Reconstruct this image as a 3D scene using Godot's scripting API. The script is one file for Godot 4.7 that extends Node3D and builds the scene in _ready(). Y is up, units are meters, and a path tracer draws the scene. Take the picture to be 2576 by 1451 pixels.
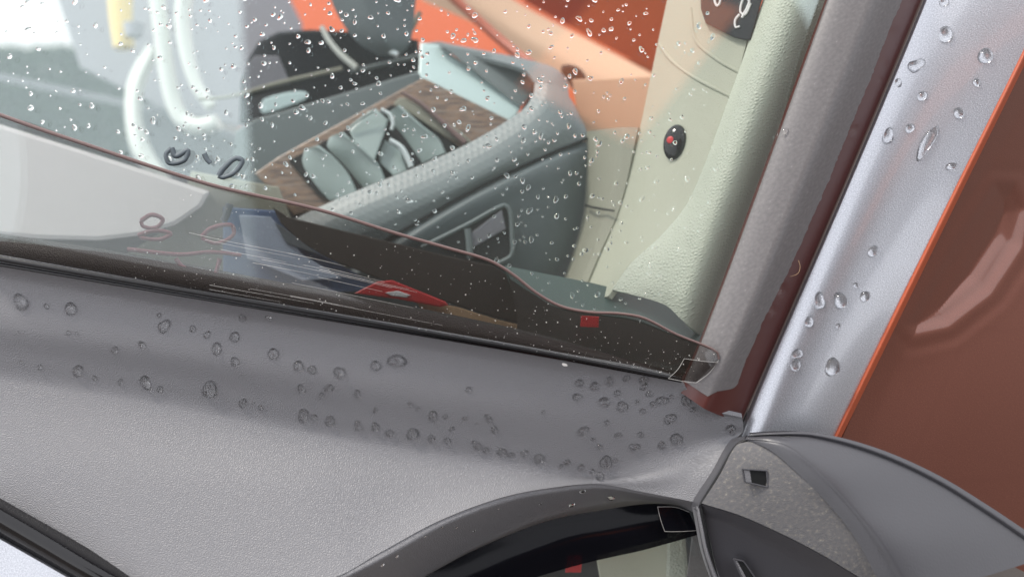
extends Node3D
# Close-up of the wet side window of a car. Shapes are laid out in millimetres on the car's own side plane:
# x to the right and y down in hundredths of the plane's width, n in millimetres out of the plane (negative = inside the cabin).
const EYE := 0.45            # metres from the plane to the camera
const PX := 2.135e-4         # metres on the plane per layout unit
const PITCH := 0.50
const ROLL := 0.22
const BASE := Vector3(0, 1.15, 0)
var U: Vector3
var V: Vector3
var N: Vector3
var rng := RandomNumberGenerator.new()
var FILM := FastNoiseLite.new()
var M := {}
var names := {}
var car: Node3D
var white_dot: ImageTexture

func _ready() -> void:
	rng.seed = 41
	FILM.seed = 7
	FILM.frequency = 0.02
	FILM.fractal_octaves = 5
	FILM.fractal_gain = 0.6
	var u0 := Vector3(1, 0, 0)
	var v0 := Vector3(0, cos(PITCH), -sin(PITCH))
	N = Vector3(0, sin(PITCH), cos(PITCH))
	U = u0 * cos(ROLL) - v0 * sin(ROLL)
	V = u0 * sin(ROLL) + v0 * cos(ROLL)
	# --- camera ---
	var cam := Camera3D.new()
	cam.name = "camera"
	cam.transform = Transform3D(Basis(U, V, N), BASE + N * EYE)
	cam.far = 200.0
	cam.near = 0.02
	var lens := CameraAttributesPhysical.new()
	lens.frustum_focal_length = 34.85
	lens.frustum_focus_distance = 0.452
	lens.frustum_near = 0.02
	lens.frustum_far = 200.0
	lens.exposure_aperture = 4.4
	cam.attributes = lens
	add_child(cam)
	cam.current = true
	# --- sky, exposure ---
	var env := Environment.new()
	env.background_mode = Environment.BG_SKY
	var sky := Sky.new()
	var sm := ProceduralSkyMaterial.new()
	sm.sky_top_color = Color(0.955, 0.96, 0.985)
	sm.sky_horizon_color = Color(0.975, 0.975, 0.985)
	sm.sky_curve = 0.12
	sm.sky_energy_multiplier = 1.0
	sm.ground_bottom_color = Color(0.30, 0.30, 0.30)
	sm.ground_horizon_color = Color(0.60, 0.60, 0.62)
	sm.sun_angle_max = 1.0
	sky.sky_material = sm
	env.sky = sky
	env.tonemap_mode = Environment.TONE_MAPPER_LINEAR
	env.tonemap_exposure = 1.85
	env.sdfgi_enabled = true
	env.ssao_enabled = true
	env.ssil_enabled = true
	var we := WorldEnvironment.new()
	we.name = "world_environment"
	we.environment = env
	add_child(we)
	# --- sun behind thin cloud ---
	var sun := DirectionalLight3D.new()
	sun.name = "sun"
	sun.light_energy = 0.5
	sun.light_color = Color(1.0, 0.97, 0.93)
	sun.light_angular_distance = 10.0
	sun.shadow_enabled = true
	add_child(sun)
	sun.look_at_from_position(Vector3.ZERO, -(V * 0.82 - U * 0.52 + N * 0.22).normalized(), Vector3(0, 1, 0.1))

	materials()
	surroundings()
	car = Node3D.new()
	car.name = "car"
	add_child(car)
	tag(car, "orange car seen close up at its rain-wet side window and door mirror", "car")
	door_panel()
	window_and_visor()
	pillar()
	body_side()
	mirror()
	quarter_window()
	trim_inside()
	dashboard()
	cabin()
	loose_things()
	rain()

# ---------------------------------------------------------------- helpers
func at(x: float, y: float, n: float) -> Vector3:
	var d := EYE - n * 0.001
	var k := d / EYE * PX
	return BASE + U * ((x - 1288.0) * k) + V * ((725.5 - y) * k) + N * (n * 0.001)

func C(r: float, g: float, b: float, a := 1.0) -> Color:
	return Color(r / 255.0, g / 255.0, b / 255.0, a)

func numbered(called: String) -> String:
	var k: int = names.get(called, -1) + 1
	names[called] = k
	return called if k == 0 else "%s_%03d" % [called, k]

func tag(o: Node, label: String, category: String, group := "", kind := "") -> void:
	if label: o.set_meta("label", label)
	if category: o.set_meta("category", category)
	if group: o.set_meta("group", group)
	if kind: o.set_meta("kind", kind)

func put(called: String, mesh: Mesh, material: Material, parent: Node = null, label := "") -> MeshInstance3D:
	var o := MeshInstance3D.new()
	o.mesh = mesh
	o.material_override = material
	o.name = called
	if parent == null:
		o.name = numbered(called)
		add_child(o)
	else:
		var k := 0
		while parent.has_node(NodePath(String(o.name))):
			k += 1
			o.name = "%s_%03d" % [called, k]
		parent.add_child(o)
	if label: o.set_meta("label", label)
	return o

func mat(c: Color, rough := 0.5, metal := 0.0, spec := 0.5) -> StandardMaterial3D:
	var m := StandardMaterial3D.new()
	m.albedo_color = c
	m.roughness = rough
	m.metallic = metal
	m.metallic_specular = spec
	return m

func noise_tex(freq: float, kind: int, size := 512, normal := 0.0, ramp: Gradient = null, seed_ := 3, ret := FastNoiseLite.RETURN_DISTANCE2_SUB, octaves := 1) -> NoiseTexture2D:
	var f := FastNoiseLite.new()
	f.noise_type = kind
	f.seed = seed_
	f.frequency = freq
	f.fractal_octaves = octaves
	f.fractal_type = FastNoiseLite.FRACTAL_FBM if octaves > 1 else FastNoiseLite.FRACTAL_NONE
	f.cellular_return_type = ret
	f.cellular_jitter = 1.0
	var t := NoiseTexture2D.new()
	t.width = size
	t.height = size
	t.seamless = true
	t.noise = f
	if normal > 0.0:
		t.as_normal_map = true
		t.bump_strength = normal
	if ramp: t.color_ramp = ramp
	return t

func grad(stops: Array) -> Gradient:
	var g := Gradient.new()
	var o := PackedFloat32Array()
	var c := PackedColorArray()
	for s in stops:
		o.append(s[0])
		c.append(s[1])
	g.offsets = o
	g.colors = c
	return g

func relief(m: StandardMaterial3D, tex: Texture2D, cm: float, scale: float) -> StandardMaterial3D:
	m.heightmap_enabled = true
	m.heightmap_texture = tex
	m.heightmap_scale = cm
	m.uv1_scale = Vector3(scale, scale, 1)
	return m

# points given as x, y, n triples
func rail(a: Array) -> PackedVector3Array:
	var r := PackedVector3Array()
	for i in range(0, a.size(), 3):
		r.append(Vector3(a[i], a[i + 1], a[i + 2]))
	return r

func flat(a: Array, n: float) -> PackedVector3Array:
	var r := PackedVector3Array()
	for i in range(0, a.size(), 2):
		r.append(Vector3(a[i], a[i + 1], n))
	return r

func catmull(p: PackedVector3Array, t: float) -> Vector3:
	# t in 0..1 by chord length
	var m := p.size()
	if m == 1: return p[0]
	var total := 0.0
	for i in m - 1: total += p[i].distance_to(p[i + 1])
	var want := t * total
	var i := 0
	while i < m - 2 and want > p[i].distance_to(p[i + 1]):
		want -= p[i].distance_to(p[i + 1])
		i += 1
	var seg := p[i].distance_to(p[i + 1])
	var f := clampf(want / maxf(seg, 1e-6), 0.0, 1.0)
	var p1 := p[i]
	var p2 := p[i + 1]
	var d2 := p2 - p1
	var m1 := d2
	var m2 := d2
	if i > 0:
		m1 = (p2 - p[i - 1]) * (seg / maxf(seg + p1.distance_to(p[i - 1]), 1e-6))
	if i + 2 < m:
		m2 = (p[i + 2] - p1) * (seg / maxf(seg + p2.distance_to(p[i + 2]), 1e-6))
	var f2 := f * f
	var f3 := f2 * f
	return p1 * (2 * f3 - 3 * f2 + 1) + m1 * (f3 - 2 * f2 + f) + p2 * (-2 * f3 + 3 * f2) + m2 * (f3 - f2)

# a surface through several rails, with thickness (mm) behind it; returns {mesh, grid, normals}
func loft(rails: Array, along: int, between: int, thick := 2.0, smooth := true) -> Dictionary:
	var cols := along + 1
	var rows := (rails.size() - 1) * between + 1
	var lay := []
	var sampled := []
	for r in rails:
		var line := PackedVector3Array()
		for i in cols: line.append(catmull(r, float(i) / along))
		sampled.append(line)
	for j in rows:
		var line := PackedVector3Array()
		for i in cols:
			var a := mini(j / between, rails.size() - 2)
			var f := float(j - a * between) / between
			if smooth and rails.size() > 2:
				var p1: Vector3 = sampled[a][i]
				var p2: Vector3 = sampled[a + 1][i]
				var seg := maxf(p1.distance_to(p2), 1e-5)
				var m1 := p2 - p1
				var m2 := p2 - p1
				if a > 0:
					var p0: Vector3 = sampled[a - 1][i]
					m1 = (p2 - p0) * (seg / (seg + p1.distance_to(p0)))
				if a + 2 < rails.size():
					var p3: Vector3 = sampled[a + 2][i]
					m2 = (p3 - p1) * (seg / (seg + p2.distance_to(p3)))
				var f2 := f * f
				var f3 := f2 * f
				line.append(p1 * (2 * f3 - 3 * f2 + 1) + m1 * (f3 - 2 * f2 + f) + p2 * (-2 * f3 + 3 * f2) + m2 * (f3 - f2))
			else:
				line.append((sampled[a][i] as Vector3).lerp(sampled[a + 1][i], f))
		lay.append(line)
	return sheet(lay, thick)

func sheet(lay: Array, thick: float, tint := PackedColorArray()) -> Dictionary:
	var rows := lay.size()
	var cols: int = lay[0].size()
	var pos := []
	for j in rows:
		var line := PackedVector3Array()
		for i in cols:
			var q: Vector3 = lay[j][i]
			line.append(at(q.x, q.y, q.z))
		pos.append(line)
	var nor := []
	var facing := 0.0
	for j in rows:
		var line := PackedVector3Array()
		for i in cols:
			var du: Vector3 = pos[j][mini(i + 1, cols - 1)] - pos[j][maxi(i - 1, 0)]
			var dv: Vector3 = pos[mini(j + 1, rows - 1)][i] - pos[maxi(j - 1, 0)][i]
			var n := du.cross(dv)
			n = n.normalized() if n.length() > 1e-14 else N
			facing += n.dot(N)
			line.append(n)
		nor.append(line)
	var flip := facing < 0.0
	var v := PackedVector3Array()
	var vn := PackedVector3Array()
	var uv := PackedVector2Array()
	var ix := PackedInt32Array()
	var t := thick * 0.001
	for side in 2:
		for j in rows:
			var ulen := 0.0
			for i in cols:
				var n: Vector3 = nor[j][i] * (-1.0 if flip else 1.0)
				if side == 0: nor[j][i] = n
				else: n = nor[j][i]
				if i > 0: ulen += (pos[j][i] - pos[j][i - 1]).length()
				v.append(pos[j][i] - (n * t if side == 1 else Vector3.ZERO))
				vn.append(n if side == 0 else -n)
				uv.append(Vector2(ulen, 0))
	for i in cols:
		var vl := 0.0
		for j in rows:
			if j > 0: vl += (pos[j][i] - pos[j - 1][i]).length()
			for side in 2:
				var k := side * rows * cols + j * cols + i
				uv[k] = Vector2(uv[k].x, vl)
	for side in 2:
		var o := side * rows * cols
		for j in rows - 1:
			for i in cols - 1:
				var a := o + j * cols + i
				quad(ix, a, a + 1, a + cols + 1, a + cols, (side == 0) != flip)
	if t > 0.0:
		var ring := PackedInt32Array()
		for i in cols: ring.append(i)
		for j in range(1, rows): ring.append(j * cols + cols - 1)
		for i in range(cols - 2, -1, -1): ring.append((rows - 1) * cols + i)
		for j in range(rows - 2, 0, -1): ring.append(j * cols)
		var half := rows * cols
		var m := ring.size()
		for e in m:
			var a := ring[e]
			var b := ring[(e + 1) % m]
			var o := v.size()
			var edge := v[b] - v[a]
			var out_n := edge.cross(vn[a]).normalized() * (1.0 if not flip else -1.0)
			for k in [a, b, b + half, a + half]:
				v.append(v[k])
				uv.append(uv[k])
				vn.append(out_n)
			quad(ix, o, o + 1, o + 2, o + 3, flip)
	var col := PackedColorArray()
	if tint.size():
		col.append_array(tint)
		col.append_array(tint)
		while col.size() < v.size(): col.append(Color(0.4, 0.4, 0.4))
	return {"mesh": build(v, vn, uv, ix, col), "lay": lay, "nor": nor, "pos": pos}

func quad(ix: PackedInt32Array, a: int, b: int, c: int, d: int, rev: bool) -> void:
	if rev:
		ix.append_array(PackedInt32Array([a, c, b, a, d, c]))
	else:
		ix.append_array(PackedInt32Array([a, b, c, a, c, d]))

func build(v: PackedVector3Array, vn: PackedVector3Array, uv: PackedVector2Array, ix: PackedInt32Array, col := PackedColorArray()) -> ArrayMesh:
	# turn every face so that it winds clockwise seen from the side its normal points to
	for i in range(0, ix.size(), 3):
		var a := ix[i]
		var b := ix[i + 1]
		var c := ix[i + 2]
		if (v[b] - v[a]).cross(v[c] - v[a]).dot(vn[a] + vn[b] + vn[c]) > 0.0:
			ix[i + 1] = c
			ix[i + 2] = b
	var arr := []
	arr.resize(Mesh.ARRAY_MAX)
	arr[Mesh.ARRAY_VERTEX] = v
	arr[Mesh.ARRAY_NORMAL] = vn
	arr[Mesh.ARRAY_TEX_UV] = uv
	if col.size(): arr[Mesh.ARRAY_COLOR] = col
	arr[Mesh.ARRAY_INDEX] = ix
	var m := ArrayMesh.new()
	m.add_surface_from_arrays(Mesh.PRIMITIVE_TRIANGLES, arr)
	return m

# a plate with a chamfered rim: outline of x, y pairs, front at n0 + gx * dx + gy * dy (mm per unit)
func plate(o: Array, n0: float, thick: float, bevel := 2.0, gx := 0.0, gy := 0.0, soft := 0) -> ArrayMesh:
	var p := PackedVector2Array()
	for i in range(0, o.size(), 2): p.append(Vector2(o[i], o[i + 1]))
	for s in soft:      # round the corners
		var q := PackedVector2Array()
		for i in p.size():
			var a := p[i]
			var b := p[(i + 1) % p.size()]
			q.append(a.lerp(b, 0.25))
			q.append(a.lerp(b, 0.75))
		p = q
	if Geometry2D.is_polygon_clockwise(p): p.reverse()
	var m := p.size()
	var mid := Vector2.ZERO
	for q in p: mid += q / m
	var inner := PackedVector2Array()
	for i in m:
		var e1 := (p[i] - p[(i + m - 1) % m]).normalized()
		var e2 := (p[(i + 1) % m] - p[i]).normalized()
		var nn := Vector2(-e1.y, e1.x) + Vector2(-e2.y, e2.x)
		nn = nn.normalized() / maxf(0.5, cos(e1.angle_to(e2) * 0.5))
		inner.append(p[i] + nn * bevel)
	var tris := Geometry2D.triangulate_polygon(inner)
	if tris.is_empty():
		inner = p
		tris = Geometry2D.triangulate_polygon(p)
	var st := SurfaceTool.new()
	st.begin(Mesh.PRIMITIVE_TRIANGLES)
	var rings := [inner, p, p, p]
	var drop := [0.0, bevel * 0.12, thick, thick]
	var h := func(q: Vector2, k: float) -> Vector3:
		return at(q.x, q.y, n0 + gx * (q.x - mid.x) + gy * (q.y - mid.y) - k)
	var centre: Vector3 = h.call(mid, thick * 0.5)
	for i in range(0, tris.size(), 3):
		var a := tris[i]
		var b := tris[i + 1]
		var c := tris[i + 2]
		face(st, h.call(inner[a], 0.0), h.call(inner[b], 0.0), h.call(inner[c], 0.0), N)
		face(st, h.call(p[a], thick), h.call(p[b], thick), h.call(p[c], thick), -N)
	for r in 2:
		for i in m:
			var i2 := (i + 1) % m
			var a: Vector3 = h.call(rings[r][i], drop[r])
			var b: Vector3 = h.call(rings[r][i2], drop[r])
			var c: Vector3 = h.call(rings[r + 1][i2], drop[r + 1])
			var d: Vector3 = h.call(rings[r + 1][i], drop[r + 1])
			var e := p[i2] - p[i]
			var out2 := Vector2(e.y, -e.x).normalized()
			var o3 := U * out2.x - V * out2.y + N * (0.6 if r == 0 else 0.0)
			face(st, a, b, c, o3)
			face(st, a, c, d, o3)
	return st.commit()

func face(st: SurfaceTool, a: Vector3, b: Vector3, c: Vector3, outward: Vector3) -> void:
	var n := (b - a).cross(c - a)
	if n.length() < 1e-16: return
	if n.dot(outward) > 0.0:
		var s := b
		b = c
		c = s
	n = -(b - a).cross(c - a).normalized()
	for q in [a, b, c]:
		st.set_normal(n)
		st.set_uv(Vector2((q - BASE).dot(U), (q - BASE).dot(V)))
		st.add_vertex(q)

# a round bar through points (x, y, n), radius in mm (r2: at its end)
func tube(p: PackedVector3Array, r: float, r2 := -1.0, steps := 24, sides := 10, squash := 1.0) -> ArrayMesh:
	var v := PackedVector3Array()
	var vn := PackedVector3Array()
	var uv := PackedVector2Array()
	var ix := PackedInt32Array()
	var pts := PackedVector3Array()
	for i in steps + 1:
		var q := catmull(p, float(i) / steps)
		pts.append(at(q.x, q.y, q.z))
	var run := 0.0
	for i in steps + 1:
		var dir := (pts[mini(i + 1, steps)] - pts[maxi(i - 1, 0)]).normalized()
		var a := dir.cross(N).normalized()
		var b := a.cross(dir).normalized()
		var rad := lerpf(r, r2 if r2 >= 0.0 else r, float(i) / steps) * 0.001
		if i > 0: run += pts[i].distance_to(pts[i - 1])
		for s in sides + 1:
			var w := TAU * s / sides
			var n := a * cos(w) + b * sin(w)
			v.append(pts[i] + a * cos(w) * rad + b * sin(w) * rad * squash)
			vn.append(n)
			uv.append(Vector2(run, w * rad))
	for i in steps:
		for s in sides:
			var a := i * (sides + 1) + s
			quad(ix, a, a + 1, a + sides + 2, a + sides + 1, false)
	for end in 2:
		var i := 0 if end == 0 else steps
		var o := v.size()
		var n := (pts[1] - pts[0]).normalized() * -1.0 if end == 0 else (pts[steps] - pts[steps - 1]).normalized()
		v.append(pts[i])
		vn.append(n)
		uv.append(Vector2.ZERO)
		for s in sides:
			v.append(v[i * (sides + 1) + s])
			vn.append(n)
			uv.append(Vector2.ZERO)
		for s in sides:
			ix.append_array(PackedInt32Array([o, o + 1 + s, o + 1 + (s + 1) % sides]))
	return build(v, vn, uv, ix)

# ---------------------------------------------------------------- materials
func materials() -> void:
	var im := Image.create(4, 4, false, Image.FORMAT_RGBA8)
	im.fill(Color.WHITE)
	white_dot = ImageTexture.create_from_image(im)
	var cell := FastNoiseLite.TYPE_CELLULAR
	var simplex := FastNoiseLite.TYPE_SIMPLEX_SMOOTH
	var pebble := noise_tex(0.12, simplex, 512, 0.0, grad([[0.0, Color.BLACK], [0.40, Color.BLACK], [0.60, Color.WHITE], [1.0, Color.WHITE]]), 5)
	var crackle := noise_tex(0.045, cell, 512, 0.0, null, 9)
	var fine := noise_tex(0.16, simplex, 512, 0.0, null, 12, 0, 3)
	var blotch := noise_tex(0.012, simplex, 512, 0.0, grad([[0.0, Color(0.8, 0.8, 0.8)], [1.0, Color(1, 1, 1)]]), 21, 0, 4)

	M.panel = relief(mat(C(116, 116, 119), 0.46, 0.0, 0.65), pebble, 0.0115, 18.0)
	M.sill = relief(mat(C(46, 40, 38), 0.55), pebble, 0.012, 13.0)
	M.rubber = mat(C(22, 22, 24), 0.35)
	M.gloss_black = mat(C(16, 15, 17), 0.08)
	M.black = mat(C(8, 9, 11), 0.5)
	M.void = mat(C(6, 8, 10), 0.9)
	M.seal = mat(C(84, 46, 42), 0.28)
	var filmramp := grad([[0.0, C(100, 98, 98)], [0.5, C(109, 106, 106)], [0.85, C(116, 113, 113)], [1.0, C(150, 145, 144)]])
	M.film = mat(Color.WHITE, 0.42)
	M.film.albedo_texture = noise_tex(0.05, simplex, 512, 0.0, filmramp, 31, 0, 5)
	relief(M.film, fine, 0.004, 14.0)
	M.silver = mat(Color.WHITE, 0.3, 0.65)  # orange car paint; the sky's pale reflection is put into this colour
	M.silver.albedo_texture = noise_tex(0.14, simplex, 512, 0.0, grad([[0.0, C(164, 167, 173)], [0.5, C(188, 191, 197)], [1.0, C(216, 218, 223)]]), 66, 0, 2)
	relief(M.silver, fine, 0.006, 14.0)
	M.silver.clearcoat_enabled = true
	M.silver.clearcoat = 1.0
	M.silver.clearcoat_roughness = 0.05
	M.orange = mat(C(170, 80, 48), 0.4)
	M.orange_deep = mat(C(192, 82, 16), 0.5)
	M.board = mat(C(226, 112, 52), 0.6)
	M.paint = mat(Color.WHITE, 0.32, 0.55)
	M.paint.albedo_texture = noise_tex(0.3, simplex, 512, 0.0, grad([[0.0, C(112, 64, 50)], [0.6, C(130, 76, 60)], [1.0, C(172, 114, 94)]]), 17, 0, 2)
	M.paint.uv1_scale = Vector3(11, 11, 1)
	M.paint.clearcoat_enabled = true
	M.paint.clearcoat = 1.0
	M.paint.clearcoat_roughness = 0.06
	M.leather = relief(mat(C(182, 189, 172), 0.5), crackle, 0.045, 22.0)
	M.trim = relief(mat(C(168, 172, 154), 0.6), crackle, 0.012, 28.0)
	M.trim_dull = mat(C(140, 142, 126), 0.65)
	M.cream = mat(C(214, 222, 212), 0.45)
	M.peach_veil = mat(C(206, 172, 142), 0.5)  # cream trim; the orange reflection in the glass is put into it
	M.ledge = mat(C(52, 70, 66), 0.5)
	M.dash = mat(C(100, 112, 112), 0.5)
	M.dash_low = mat(C(84, 96, 98), 0.5)
	M.slat = mat(C(142, 160, 156), 0.38)
	M.chrome = mat(C(214, 226, 224), 0.25, 0.4)
	M.lid = mat(C(182, 206, 204), 0.35)
	M.screen = mat(C(18, 24, 32), 0.12)
	M.grey = mat(C(150, 152, 158), 0.6)
	M.grey_dark = mat(C(104, 106, 112), 0.6)
	M.carpet = mat(C(22, 24, 27), 0.95)
	M.pale = mat(C(196, 198, 204), 0.5)
	# wood: stretched grain
	M.wood = mat(Color.WHITE, 0.35)
	M.wood.albedo_texture = noise_tex(0.03, simplex, 512, 0.0, grad([[0.0, C(74, 64, 58)], [0.4, C(104, 88, 76)], [0.55, C(140, 112, 88)], [0.75, C(120, 112, 104)], [1.0, C(164, 142, 120)]]), 8, 0, 4)
	M.wood.uv1_scale = Vector3(3.0, 26.0, 1)
	# diamond embossing on the dashboard cover
	var di := Image.create(96, 96, false, Image.FORMAT_RGBA8)
	for y in 96:
		for x in 96:
			var fx := fmod(x / 96.0 + (0.5 if (y / 48) % 2 == 1 else 0.0), 1.0)
			var fy := fmod(y / 48.0, 1.0)
			var d := absf(fx - 0.5) * 2.0 + absf(fy - 0.5) * 2.0
			var h := clampf(1.0 - d * 0.8, 0.0, 1.0) if d < 1.0 else 0.15
			di.set_pixel(x, y, Color(h, h, h))
	M.embossed = relief(mat(C(116, 128, 128), 0.42), ImageTexture.create_from_image(di), 0.02, 150.0)
	M.embossed.uv1_scale = Vector3(210, 80, 1)
	# mirror housing and its dust
	M.housing = relief(mat(C(74, 74, 78), 0.36), fine, 0.006, 9.0)
	M.dusty = mat(Color.WHITE, 0.8)
	M.dusty.albedo_texture = noise_tex(0.05, simplex, 512, 0.0, grad([[0.0, C(90, 90, 93)], [0.55, C(99, 98, 99)], [0.78, C(107, 105, 103)], [1.0, C(156, 150, 139)]]), 44, 0, 5)
	relief(M.dusty, fine, 0.02, 14.0)
	# glass
	var g := mat(Color(0.90, 0.97, 0.95, 0.145), 0.015, 0.88)
	g.transparency = BaseMaterial3D.TRANSPARENCY_ALPHA
	g.albedo_texture = white_dot
	M.pane = g
	var ac := mat(C(34, 26, 20, 0.30), 0.04, 0.0, 1.0)
	ac.transparency = BaseMaterial3D.TRANSPARENCY_ALPHA
	ac.albedo_texture = white_dot
	ac.clearcoat_enabled = true
	ac.clearcoat = 1.0
	ac.clearcoat_roughness = 0.03
	M.acrylic = ac
	var dk: StandardMaterial3D = ac.duplicate()
	dk.albedo_color = C(12, 13, 18, 0.82)
	dk.clearcoat_enabled = false
	dk.metallic_specular = 0.3
	dk.roughness = 0.12
	M.acrylic_dark = dk
	M.rim = mat(C(110, 88, 84), 0.3)
	M.scratch = mat(C(205, 203, 198), 0.6)
	M.film_edge = mat(C(190, 188, 184), 0.5)
	var wt := mat(Color(1, 1, 1, 0.0), 0.0)
	wt.refraction_enabled = true
	wt.refraction_scale = 0.033
	M.water = wt
	M.ink = mat(C(92, 102, 108), 0.6)
	M.ink_red = mat(C(150, 84, 96), 0.5)
	M.red = mat(C(196, 30, 36), 0.4)
	M.white = mat(C(225, 225, 222), 0.5)
	M.blue = mat(C(92, 116, 152), 0.5)
	M.sky_blue = mat(C(176, 190, 208), 0.5)
	M.bin = mat(C(46, 41, 36), 0.6)
	M.tan = mat(C(176, 146, 112), 0.6)
	M.yellow = mat(C(236, 212, 128), 0.5)

# ---------------------------------------------------------------- what stands around the car, and the wall and board added for mirroring
func surroundings() -> void:
	var ground := BoxMesh.new()
	ground.size = Vector3(80, 0.2, 80)
	var am := mat(Color.WHITE, 0.9)
	am.albedo_texture = noise_tex(0.05, FastNoiseLite.TYPE_SIMPLEX_SMOOTH, 512, 0.0, grad([[0.0, C(68, 62, 58)], [1.0, C(92, 85, 80)]]), 71, 0, 4)
	am.uv1_triplanar = true
	am.uv1_scale = Vector3(2, 2, 2)
	var go := put("ground", ground, am)
	go.position = Vector3(0, -0.1, 0)
	tag(go, "", "", "", "structure")
	# added dark wall out of view, sized to darken the glass reflections
	var wall := Node3D.new()
	wall.name = "added_dark_block"
	add_child(wall)
	wall.position = Vector3(0.4, 0, 4.0)
	tag(wall, "added dark wall out of view that keeps the window reflection dark", "added_dark_block")
	var wm := mat(C(60, 46, 42), 0.9)
	var wb := BoxMesh.new()
	wb.size = Vector3(3.8, 7.4, 0.3)
	var w := put("wall", wb, wm, wall)
	w.position = Vector3(0, 3.7, 0)
	var hedge := MultiMeshInstance3D.new()
	hedge.name = "hedge_foliage"
	var lf := SurfaceTool.new()
	lf.begin(Mesh.PRIMITIVE_TRIANGLES)
	for q in [[Vector3(0, -1, 0), Vector3(0.45, 0, 0.12), Vector3(0, 1.1, 0)], [Vector3(0, -1, 0), Vector3(0, 1.1, 0), Vector3(-0.45, 0, 0.12)]]:
		for p in q:
			lf.set_normal(Vector3(0, 0, 1))
			lf.add_vertex(p)
	var mm := MultiMesh.new()
	mm.transform_format = MultiMesh.TRANSFORM_3D
	mm.use_colors = true
	mm.mesh = lf.commit()
	mm.instance_count = 11000
	for k in 11000:
		var c := at(rng.randf_range(-120, 420), rng.randf_range(120, 620), -2300.0 - rng.randf() * 500.0)
		var b := Basis.from_euler(Vector3(rng.randf() * TAU, rng.randf() * TAU, rng.randf() * TAU)).scaled(Vector3.ONE * rng.randf_range(0.012, 0.03))
		mm.set_instance_transform(k, Transform3D(b, c))
		var g := rng.randf_range(0.6, 1.3)
		mm.set_instance_color(k, Color(0.17 * g, 0.42 * g, 0.15 * g))
	hedge.multimesh = mm
	var hm := mat(Color.WHITE, 0.6)
	hm.vertex_color_use_as_albedo = true
	hm.backlight_enabled = true
	hm.backlight = Color(0.3, 0.4, 0.2)
	hedge.material_override = hm
	add_child(hedge)
	tag(hedge, "green hedge beyond the far side of the car", "hedge", "", "stuff")
	var gw := put("added_sky_wall", plate([-700, -500, 500, -500, 500, 260, -700, 260], -3600, 200, 4), mat(C(225, 228, 226), 0.8))  # added pale panel; its colour stands for the bright sky there
	tag(gw, "added pale panel in place of bright sky behind the hedge, top left", "wall")
	var board := Node3D.new()  # added out of view, shaped to give the glass its orange reflection
	board.name = "added_orange_board"
	add_child(board)
	tag(board, "added orange board out of view that tints the window reflection", "board")
	board.position = Vector3(1.11, 4.79, 3.8)
	board.rotation.z = 0.74
	var bb := BoxMesh.new()
	bb.size = Vector3(1.3, 0.9, 0.05)
	put("face", bb, M.board, board)

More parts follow.
